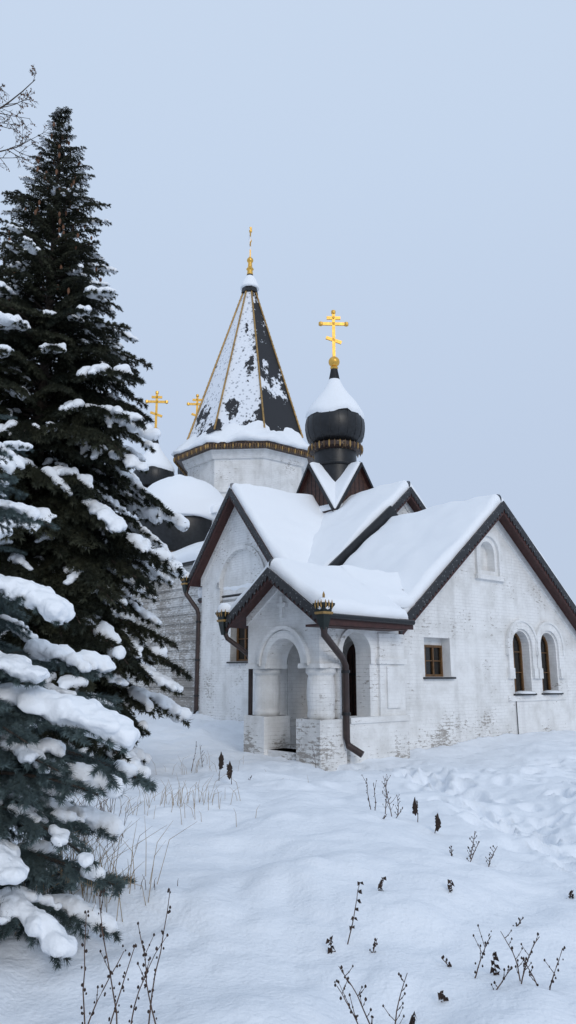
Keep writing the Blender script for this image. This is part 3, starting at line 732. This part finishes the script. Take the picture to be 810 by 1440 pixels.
def pad_mesh(rng,tips,main,lo,hi,frac,rs,flat,voxel,lift,mainfrac=1.0,tipf=0.0,name='snow_pad'):
    bm=bmesh.new()
    def lump(p,r):
        m=Matrix.Translation(Vector(p)+Vector((0,0,lift)))@Matrix.Rotation(rng.uniform(0,6.28),4,'Z')@Matrix.Rotation(rng.uniform(-.25,.25),4,'X')@Matrix.Diagonal((r*rng.uniform(.9,1.5),r*rng.uniform(.8,1.1),r*flat*rng.uniform(.75,1.3),1))
        bmesh.ops.create_icosphere(bm,subdivisions=2,radius=1,matrix=m)
    cnt=0
    for pts,l in tips:
        t=pts[0][0]
        if t<lo or t>hi or rng.random()>frac: continue
        n=max(2,int(l/(rs*.6)))
        for i in range(n):
            f=tipf+(1-tipf)*i/n*rng.uniform(.85,1.0); k=min(len(pts)-2,int(f*5)); q=pts[k]+(pts[k+1]-pts[k])*(f*5-k)
            lump(q,rs*(1.05-.62*(i/n))*rng.uniform(.65,1.3)); cnt+=1
    for i in range(len(main)-1):
        t=i/(len(main)-1)
        if lo<t<hi and rng.random()<mainfrac:
            for f in (0,.5): lump(main[i]+(main[i+1]-main[i])*f,rs*rng.uniform(.8,1.2)); cnt+=1
    if cnt==0: lump(main[10],rs)
    me=bpy.data.meshes.new(name); bm.to_mesh(me); bm.free()
    o=bpy.data.objects.new('tmp',me); COL.objects.link(o)
    md=o.modifiers.new('r','REMESH'); md.mode='VOXEL'; md.voxel_size=voxel; md.use_smooth_shade=True
    ms=o.modifiers.new('s','SMOOTH'); ms.factor=.5; ms.iterations=2
    dg=bpy.context.evaluated_depsgraph_get(); dg.update()
    m2=bpy.data.meshes.new_from_object(o.evaluated_get(dg)); m2.materials.clear(); m2.materials.append(M_tsnow)
    for v in m2.vertices:
        v.co.z+=.35*rs*noise.noise(v.co*(1/(rs*1.8)))+.16*rs*noise.noise(v.co*(1/(rs*.6)))
        v.co.x+=.18*rs*noise.noise(v.co*(1/(rs*.5))+Vector((3,3,3)))
    m2.polygons.foreach_set('use_smooth',[True]*len(m2.polygons))
    bpy.data.objects.remove(o,do_unlink=True); return m2
def needle_mat(name,c1,c2):
    m,nt,b=newmat(name); L=nt.links.new
    gi=N(nt,'ShaderNodeTexCoord'); n=N(nt,'ShaderNodeTexNoise'); n.inputs['Scale'].default_value=8; L(gi.outputs['Object'],n.inputs['Vector'])
    oi=N(nt,'ShaderNodeObjectInfo'); ad=N(nt,'ShaderNodeMath',operation='MULTIPLY_ADD'); L(oi.outputs['Random'],ad.inputs[0]); ad.inputs[1].default_value=.4; L(n.outputs['Fac'],ad.inputs[2])
    cr=N(nt,'ShaderNodeValToRGB'); L(ad.outputs[0],cr.inputs['Fac']); cr.color_ramp.elements[0].position=.4; cr.color_ramp.elements[1].position=.95
    cr.color_ramp.elements[0].color=(*c1,1); cr.color_ramp.elements[1].color=(*c2,1)
    L(cr.outputs['Color'],b.inputs['Base Color']); b.inputs['Roughness'].default_value=.7; b.inputs['Specular IOR Level'].default_value=.2
    return m
M_ng=needle_mat('spruce_needles',(.014,.019,.014),(.048,.050,.030))
M_nb=needle_mat('blue_spruce_needles',(.038,.056,.056),(.11,.15,.15))
M_cone=simple('spruce_cones',(.13,.06,.03),.8,0,.3,20)
def templates(k,seed,nl,nw,sp,mat,tw,maxl,sub,up,droop,hang,padargs):
    out=[]
    for i in range(k):
        rng=np.random.default_rng(seed+i)
        segs,main,tips=branch_segs(rng,tw,maxl,sub,up,droop*rng.uniform(.7,1.3),hang)
        ex=MB(); ex.tube(main,[.014*(1-j/15)+.003 for j in range(15)],M_bark,5)
        me=needle_mesh(segs,sp,nl,nw,rng,[mat],ex)
        pads=[pad_mesh(rng,tips,main,*pa) for pa in padargs]
        out.append((me,pads))
    return out
def put(me,parent,M,name):
    o=bpy.data.objects.new(name,me); COL.objects.link(o); o.parent=parent; o.matrix_local=M; return o
def conifer(name,loc,H,prof,T,nb,pitchf,z0,snowp,seed,trunk_r,extra=[],cones=0):
    rng=random.Random(seed)
    root=bpy.data.objects.new(name,None); COL.objects.link(root); root.location=loc
    mb=MB(); mb.tube([(0,0,-.5),(0,0,H*.3),(.03,0,H*.6),(0,.02,H*.98)],[trunk_r,trunk_r*.75,trunk_r*.4,.012],M_bark,10)
    mb.obj('trunk',root,smooth=True)
    br=[]
    for i in range(nb):
        f=(i+rng.random())/nb
        z=z0+(H-z0)*(1-(1-f)**.92)*.985
        br.append((z,i*2.39996+rng.uniform(-.4,.4),prof(z)*rng.choice((rng.uniform(.55,.9),rng.uniform(.85,1.15)))))
    for i in range(9): br.append((H*.96+H*.004*i,i*.9,.22))
    for z,az,L in br:
        me,pads=T[rng.randrange(len(T))]
        pit=pitchf(z/H)+rng.uniform(-.13,.13)
        wd=max(L,.45 if H>8 else .3)*rng.uniform(.85,1.1)*rng.choice((-1,1))
        sc=Matrix.Diagonal((L,wd,max(L,.4),1))
        M=Matrix.Translation((0,0,z))@Matrix.Rotation(az,4,'Z')@Matrix.Rotation(-pit,4,'Y')@Matrix.Rotation(rng.uniform(-.2,.2),4,'X')@sc
        # keep random boughs clear of the big snow-laden ones just above them
        skip=False
        for e in extra:
            if e[3]==0 and abs((az-e[1]+math.pi)%(2*math.pi)-math.pi)<.5 and 0<z-e[0]<.34: skip=True
        if skip: continue
        put(me,root,M,'branch')
        if rng.random()<snowp(z/H,az): put(pads[1+rng.randrange(len(pads)-1)],root,M,'branch_snow')
    for z,az,L,pi_,ti,w_ in extra:
        me,pads=T[ti]
        M=Matrix.Translation((0,0,z))@Matrix.Rotation(az,4,'Z')@Matrix.Rotation(.05,4,'Y')@Matrix.Diagonal((L,w_,max(L,.8),1))
        put(me,root,M,'branch')
        if pi_>=0: put(pads[pi_],root,M,'branch_snow')
    if cones:
        cb=MB()
        for i in range(cones):
            z=H*rng.uniform(.62,.96); az=rng.uniform(0,6.28); r=prof(z)*rng.uniform(.3,.75)
            p=Vector((r*math.cos(az),r*math.sin(az),z)); l=rng.uniform(.09,.14)
            cb.lathe((p.x,p.y),[(.005,p.z-l),(.022,p.z-l*.7),(.026,p.z-l*.3),(.01,p.z)],M_cone,6)
        cb.obj('cones',root)
    return root
def prof1(z): return min(2.75,.345*(12.9-z)+.12)*(1 if z>1.2 else .9)
T1=templates(6,11,.034,.0042,.0075,M_ng,.040,.30,.028,.10,.24,.45,
   [(.35,1.0,.40,.042,.75,.011,.012,.35,.35),(.35,1.0,.40,.042,.75,.011,.012,.35,.35),(.6,1.0,.7,.046,.7,.011,.012,.8,.2),(.3,.9,.22,.042,.8,.011,.01,.15,.4),(.72,1.0,.9,.040,.7,.011,.01,1,.1),(.2,.7,.26,.036,.7,.011,.01,.3,.3),(.1,1.0,.2,.030,.8,.011,.01,.1,.5)])
conifer('spruce_tree',(-4.57,13,.1),12.85,prof1,T1,400,lambda f:(-.15 if f<.45 else -.15+(f-.45)*1.5),.5,
        lambda f,az:(.88 if f<.55 else .75 if f<.7 else .5),3,.19,cones=150)
def prof2(z): return (1.45 if z<1.4 else 1.45-.50*(z-1.4)) if z<4.2 else .15
T2=templates(4,31,.036,.0024,.0050,M_nb,.055,.38,.040,.07,.20,.28,
   [(.40,1.0,1.0,.085,.55,.011,.035,1,0),(.58,1.0,.9,.055,.65,.010,.03,1,0),(.3,.85,.35,.045,.7,.010,.02,.6,.3),(.7,1.0,.7,.05,.7,.010,.02,1,0),(.2,1.0,.25,.035,.7,.009,.01,.2,.5)])
def azof(dx,dy): return math.atan2(dy,dx)
# height, azimuth, length, snow pad, branch variant, width
ex=[(2.18,azof(.9,-.30),1.15,0,0,1.0),(1.70,azof(.82,-.36),1.02,0,1,.9),(1.44,azof(1.24,-.25),1.50,0,2,1.25),
    (.62,azof(.9,-.58),1.15,0,3,.85),(.38,azof(1.17,-.45),1.35,1,0,1.0),(2.75,azof(.8,-.1),.75,1,1,.7),(3.2,azof(.7,-.1),.55,1,2,.6),
    (1.05,azof(1,-.05),1.4,3,3,1.1),(.85,azof(1,-.25),1.4,4,0,1.2),(.55,azof(1,-.08),1.45,4,1,1.1),(.30,azof(1,.0),1.4,3,2,1.1),(1.2,azof(1,-.38),1.2,4,3,1.0)]
conifer('blue_spruce_tree',(-2.45,5.05,.1),4.5,prof2,T2,125,lambda f:(-.05 if f<.5 else -.05+(f-.5)*1.1),.12,
        lambda f,az:.26,5,.07,extra=ex)
# ------------------------------------------------------------------ bare birch, left edge
def bare_tree(name,loc,H,seed,lean=(0,0)):
    rng=random.Random(seed); mb=MB(); leaf=MB()
    def grow(p,d,L,r,lev):
        n=6; pts=[p]; q=p.copy(); dd=d.copy()
        for i in range(n):
            dd=(dd+Vector((rng.gauss(0,.09),rng.gauss(0,.09),rng.gauss(0,.05)+(.05 if lev<3 else -.02)))).normalized(); q=q+dd*L/n; pts.append(q.copy())
        mb.tube(pts,[r*(1-.75*i/n)+.002 for i in range(n+1)],M_bark,5 if lev>1 else 8)
        if lev>=4:
            for i in range(2,n+1):
                if rng.random()<.12:
                    s=.02; c=pts[i]; leaf.add([c,c+Vector((s,0,-s)),c+Vector((.2*s,s,-2*s)),c+Vector((-s,0,-s))],[(0,1,2,3)],M_cone)
            return
        k=[14,7,6,5][lev]
        for i in range(k):
            f=rng.uniform(.3 if lev==0 else .2,1); j=min(n-1,int(f*n)); s=pts[j].lerp(pts[j+1],f*n-j)
            az=rng.uniform(0,6.28); td=(pts[j+1]-pts[j]).normalized(); x=td.orthogonal().normalized(); y=td.cross(x)
            nd=(td*rng.uniform(.7,1.2)+(x*math.cos(az)+y*math.sin(az))).normalized()
            grow(s,nd,L*rng.uniform(.3,.45)*(1 if lev else .6)*(1.2-.5*f),r*(1-.75*f)*.55+.002,lev+1)
    grow(Vector((0,0,-.3)),Vector((lean[0],lean[1],1)).normalized(),H,.16,0)
    o=mb.obj(name,None,smooth=True); o.location=loc
    if leaf.v: leaf.obj('dry_leaves',o,recalc=False)
bare_tree('birch_tree',(-10.4,16.5,.2),17.5,4,(.0,0))
# ------------------------------------------------------------------ dry plants
M_stalk=simple('dry_stalk',(.085,.05,.035),.9,0,.35,30)
M_head=simple('seed_head',(.035,.022,.017),.95,0,.4,60,.5)
M_straw=simple('dry_straw',(.30,.22,.13),.9,0,.3,20)
def stalk(mb,x,y,h,lean,rng,kind,r=.004):
    z=gz(x,y)-.05; p=Vector((x,y,z)); d=Vector((lean[0],lean[1],1)).normalized(); pts=[p]
    n=8
    for i in range(n):
        d=(d+Vector((rng.gauss(0,.08)+lean[0]*.08,rng.gauss(0,.08),0))).normalized(); p=p+d*h/n; pts.append(p)
    mb.tube(pts,[r*(1-.6*i/n) for i in range(n+1)],M_stalk,5)
    def bud(c,s):
        mb.lathe((c.x,c.y),[(.001,c.z-s),(s*.8,c.z-s*.4),(s*.7,c.z+s*.5),(.001,c.z+s*1.2)],M_head,6)
    if kind=='bud':
        for i in range(2,n+1):
            for k in range(3):
                if rng.random()<.75:
                    c=pts[i]+Vector((rng.uniform(-.014,.014),rng.uniform(-.012,.012),rng.uniform(-.025,.025))); bud(c,rng.uniform(.004,.0085))
            if i>3 and rng.random()<.3:
                e=pts[i]+Vector((rng.uniform(-.06,.06),rng.uniform(-.04,.04),rng.uniform(.06,.12))); mb.tube([pts[i],e],[r*.5,r*.3],M_stalk,4); bud(e,.007); bud((e+pts[i])/2,.005)
    if kind in('head','bighead'):
        g_=1.0 if kind=='head' else 1.35
        L=.15*g_; c=pts[-1]
        mb.lathe((c.x,c.y),[(.004,c.z-L),(.020*g_,c.z-L*.85),(.028*g_,c.z-L*.6),(.022*g_,c.z-L*.45),(.030*g_,c.z-L*.3),(.018*g_,c.z-.02),(.004,c.z+.03)],M_head,9,jit=lambda j,k:rng.uniform(-.018,.018))
        for q in range(26):
            a=rng.uniform(0,6.28); zq=c.z-rng.uniform(0,L); bud(Vector((c.x+.027*g_*math.cos(a),c.y+.027*g_*math.sin(a),zq)),.011)
    if kind=='branchy':
        for i in range(2,n):
            for k in range(rng.choice((1,2))):
                a=rng.uniform(0,6.28); l=h*rng.uniform(.12,.3)*(1-i/n*.5)
                e=pts[i]+Vector((math.cos(a)*l*.7,math.sin(a)*l*.7,l*.8)); m=(pts[i]+e)/2+Vector((0,0,-l*.08))
                mb.tube([pts[i],m,e],[r*.5,r*.4,r*.25],M_stalk,4); bud(e,rng.uniform(.005,.009)); bud(m,.004)
    if kind=='curl':
        for i in range(3,n+1):
            c=pts[i]
            for k in range(3):
                a=rng.uniform(0,6.28); s=rng.uniform(.012,.025)
                mb.add([c,c+Vector((math.cos(a)*s,math.sin(a)*s,s*.4)),c+Vector((math.cos(a+.6)*s*1.4,math.sin(a+.6)*s*1.4,-s)),c+Vector((math.cos(a+1)*s*.4,math.sin(a+1)*s*.4,-s*.6))],[(0,1,2,3)],M_head)
def weeds(name,lst,seed):
    rng=random.Random(seed); mb=MB()
    for x,y,h,lx,k in lst: stalk(mb,x,y,h,(lx,rng.uniform(-.1,.1) if 'head' not in k else 0),rng,k,.0045 if y<6 else .006)
    mb.obj(name,None,recalc=False)
weeds('dry_weed',[(-.93,3.85,.66,-.05,'bud'),(-.84,3.8,.55,.05,'bud'),(-.80,3.95,.70,-.03,'bud'),(-.72,3.85,.48,.14,'bud'),(-.66,3.9,.70,.1,'bud'),(-.60,3.95,.52,.02,'bud'),(-.97,3.9,.5,.1,'bud')],1)
weeds('dry_weed',[(.37,5.2,.42,.12,'curl'),(.28,5.1,.13,0,'curl'),(.68,5.9,.14,.0,'curl'),(.5,5.05,.14,.4,'branchy')],2)
weeds('dry_weed',[(.45,4.15,.42,-.25,'branchy'),(.50,4.1,.35,.1,'branchy'),(.40,4.05,.34,-.3,'bud'),(.62,4.25,.13,.1,'curl')],3)
weeds('dry_weed',[(1.05,4.75,.30,.35,'bud'),(1.22,4.8,.16,.1,'curl'),(1.28,4.6,.34,.25,'branchy'),(1.42,4.65,.22,-.2,'branchy'),(1.10,4.55,.22,.7,'branchy'),(.85,4.5,.1,0,'curl'),(1.0,4.95,.14,-.4,'branchy'),(1.32,4.7,.36,-.15,'branchy'),(1.44,4.6,.28,.2,'bud')],4)
weeds('dry_weed',[(1.05,9.6,.42,.0,'bud'),(1.15,9.4,.5,.05,'branchy'),(1.25,9.5,.55,-.05,'branchy'),(1.0,9.5,.4,0,'bud'),(1.05,8.9,.12,.5,'branchy'),(1.35,9.8,.3,0,'branchy'),(1.2,9.1,.2,.6,'branchy')],5)
weeds('dry_mullein',[(1.50,9.2,.30,0,'head'),(1.62,8.8,.24,0,'head'),(-1.02,11.6,.42,-.05,'bighead'),(-.82,11.4,.38,.05,'bighead')],6)
weeds('dry_weed',[(1.65,7.4,.28,.3,'branchy'),(1.8,7.3,.25,.4,'branchy'),(1.7,7.5,.3,.1,'branchy'),(1.55,7.5,.15,-.3,'branchy'),(1.2,6.0,.14,.0,'curl'),(1.55,5.6,.12,.4,'branchy'),(2.2,6.4,.12,.3,'curl')],7)
weeds('dry_weed',[(.55,15.3,.5,-.1,'branchy'),(-.6,12.0,.12,.2,'branchy'),(-1.8,14.5,.5,.1,'bud'),(-1.6,14.7,.45,-.1,'branchy')],8)
def grass(name,cx,cy,rx,ry,n,h,seed,mat=M_straw):
    rng=random.Random(seed); mb=MB()
    for i in range(n):
        x=cx+rng.gauss(0,rx); y=cy+rng.gauss(0,ry); p=Vector((x,y,gz(x,y)-.03)); a=rng.uniform(0,6.28); hh=h*rng.uniform(.4,1.1); l=hh*rng.uniform(.1,.8)
        q=p+Vector((math.cos(a)*l*.3,math.sin(a)*l*.3,hh*.6)); e=p+Vector((math.cos(a)*l,math.sin(a)*l,hh*rng.uniform(.75,1)))
        mb.tube([p,q,e],[.003,.0025,.001],mat,3)
    mb.obj(name,None,recalc=False)
grass('dry_grass',-1.3,9.0,.42,.35,75,.36,1)
grass('dry_grass',-1.9,7.4,.22,.3,80,.50,2,M_stalk)
grass('dry_grass',-1.6,14.6,.4,.5,26,.38,3)
grass('dry_grass',-1.6,5.7,.25,.3,160,.55,4)
grass('dry_grass',-.7,12.0,.5,.6,10,.15,5)
grass('dry_grass',-1.0,5.9,.12,.1,6,.16,6,M_stalk)
# ------------------------------------------------------------------ distant forest (one mass)
fr=MB(); rng=random.Random(9)
M_far=simple('far_forest',(.05,.065,.07),.9,0,.3,.3)
for i in range(420):
    a=rng.uniform(0,2*math.pi); d=rng.uniform(170,260); x=d*math.cos(a); y=d*math.sin(a)+10; h=rng.uniform(6,13)
    for k in range(4):
        z=h*k/5; r=h*.17*(1-k/4.6)
        fr.lathe((x+rng.uniform(-.2,.2),y),[(r,z+rng.uniform(0,.5)),(r*.3,z+h*.3)],M_far,7,rng.random(),jit=lambda j,kk:rng.uniform(-.4,.4) if j==0 else 0)
fr.obj('distant_forest',None,recalc=False)
# ------------------------------------------------------------------ light
w=bpy.data.worlds.new('World'); scene.world=w; w.use_nodes=True; nt=w.node_tree; L=nt.links.new
bg=nt.nodes['Background']; out=nt.nodes['World Output']
EL,AZI=math.radians(25),math.radians(200)
sk=N(nt,'ShaderNodeTexSky'); sk.sky_type='NISHITA'; sk.sun_disc=False; sk.sun_elevation=EL
L(sk.outputs[0],bg.inputs['Color']); bg.inputs['Strength'].default_value=.06
tc=N(nt,'ShaderNodeTexCoord'); sp=N(nt,'ShaderNodeSeparateXYZ'); L(tc.outputs['Generated'],sp.inputs[0])
cr=N(nt,'ShaderNodeValToRGB'); L(sp.outputs[2],cr.inputs['Fac'])
e=cr.color_ramp.elements; e[0].position=0; e[0].color=(.50,.585,.745,1); e[1].position=1; e[1].color=(.64,.75,.91,1)
q=e.new(.3); q.color=(.54,.64,.81,1); q=e.new(.6); q.color=(.585,.70,.875,1)
bg2=N(nt,'ShaderNodeBackground'); L(cr.outputs['Color'],bg2.inputs['Color']); bg2.inputs['Strength'].default_value=1.07
mx=N(nt,'ShaderNodeMixShader'); mx.inputs[0].default_value=.88; L(bg.outputs[0],mx.inputs[1]); L(bg2.outputs[0],mx.inputs[2]); L(mx.outputs[0],out.inputs['Surface'])
sl=bpy.data.lights.new('sun','SUN'); sl.energy=.85; sl.angle=math.radians(22); sl.color=(1,.95,.88)
so=bpy.data.objects.new('sun',sl); COL.objects.link(so)
sd=Vector((abs(math.cos(EL)*math.sin(AZI)),math.cos(EL)*math.cos(AZI),math.sin(EL)))
so.rotation_euler=sd.to_track_quat('Z','Y').to_euler()
sk.sun_rotation=math.atan2(sd.x,sd.y)
# ------------------------------------------------------------------ camera
cam=bpy.data.cameras.new('camera'); co_=bpy.data.objects.new('camera',cam); COL.objects.link(co_)
cam.sensor_fit='VERTICAL'; cam.sensor_height=24; cam.lens=24*1048/1440; cam.clip_end=5000; cam.clip_start=.05
co_.location=(0,0,1.7); co_.rotation_euler=(math.radians(90+12.38),0,0)
scene.camera=co_
scene.view_settings.view_transform='Standard'; scene.view_settings.look='None'; scene.view_settings.exposure=0
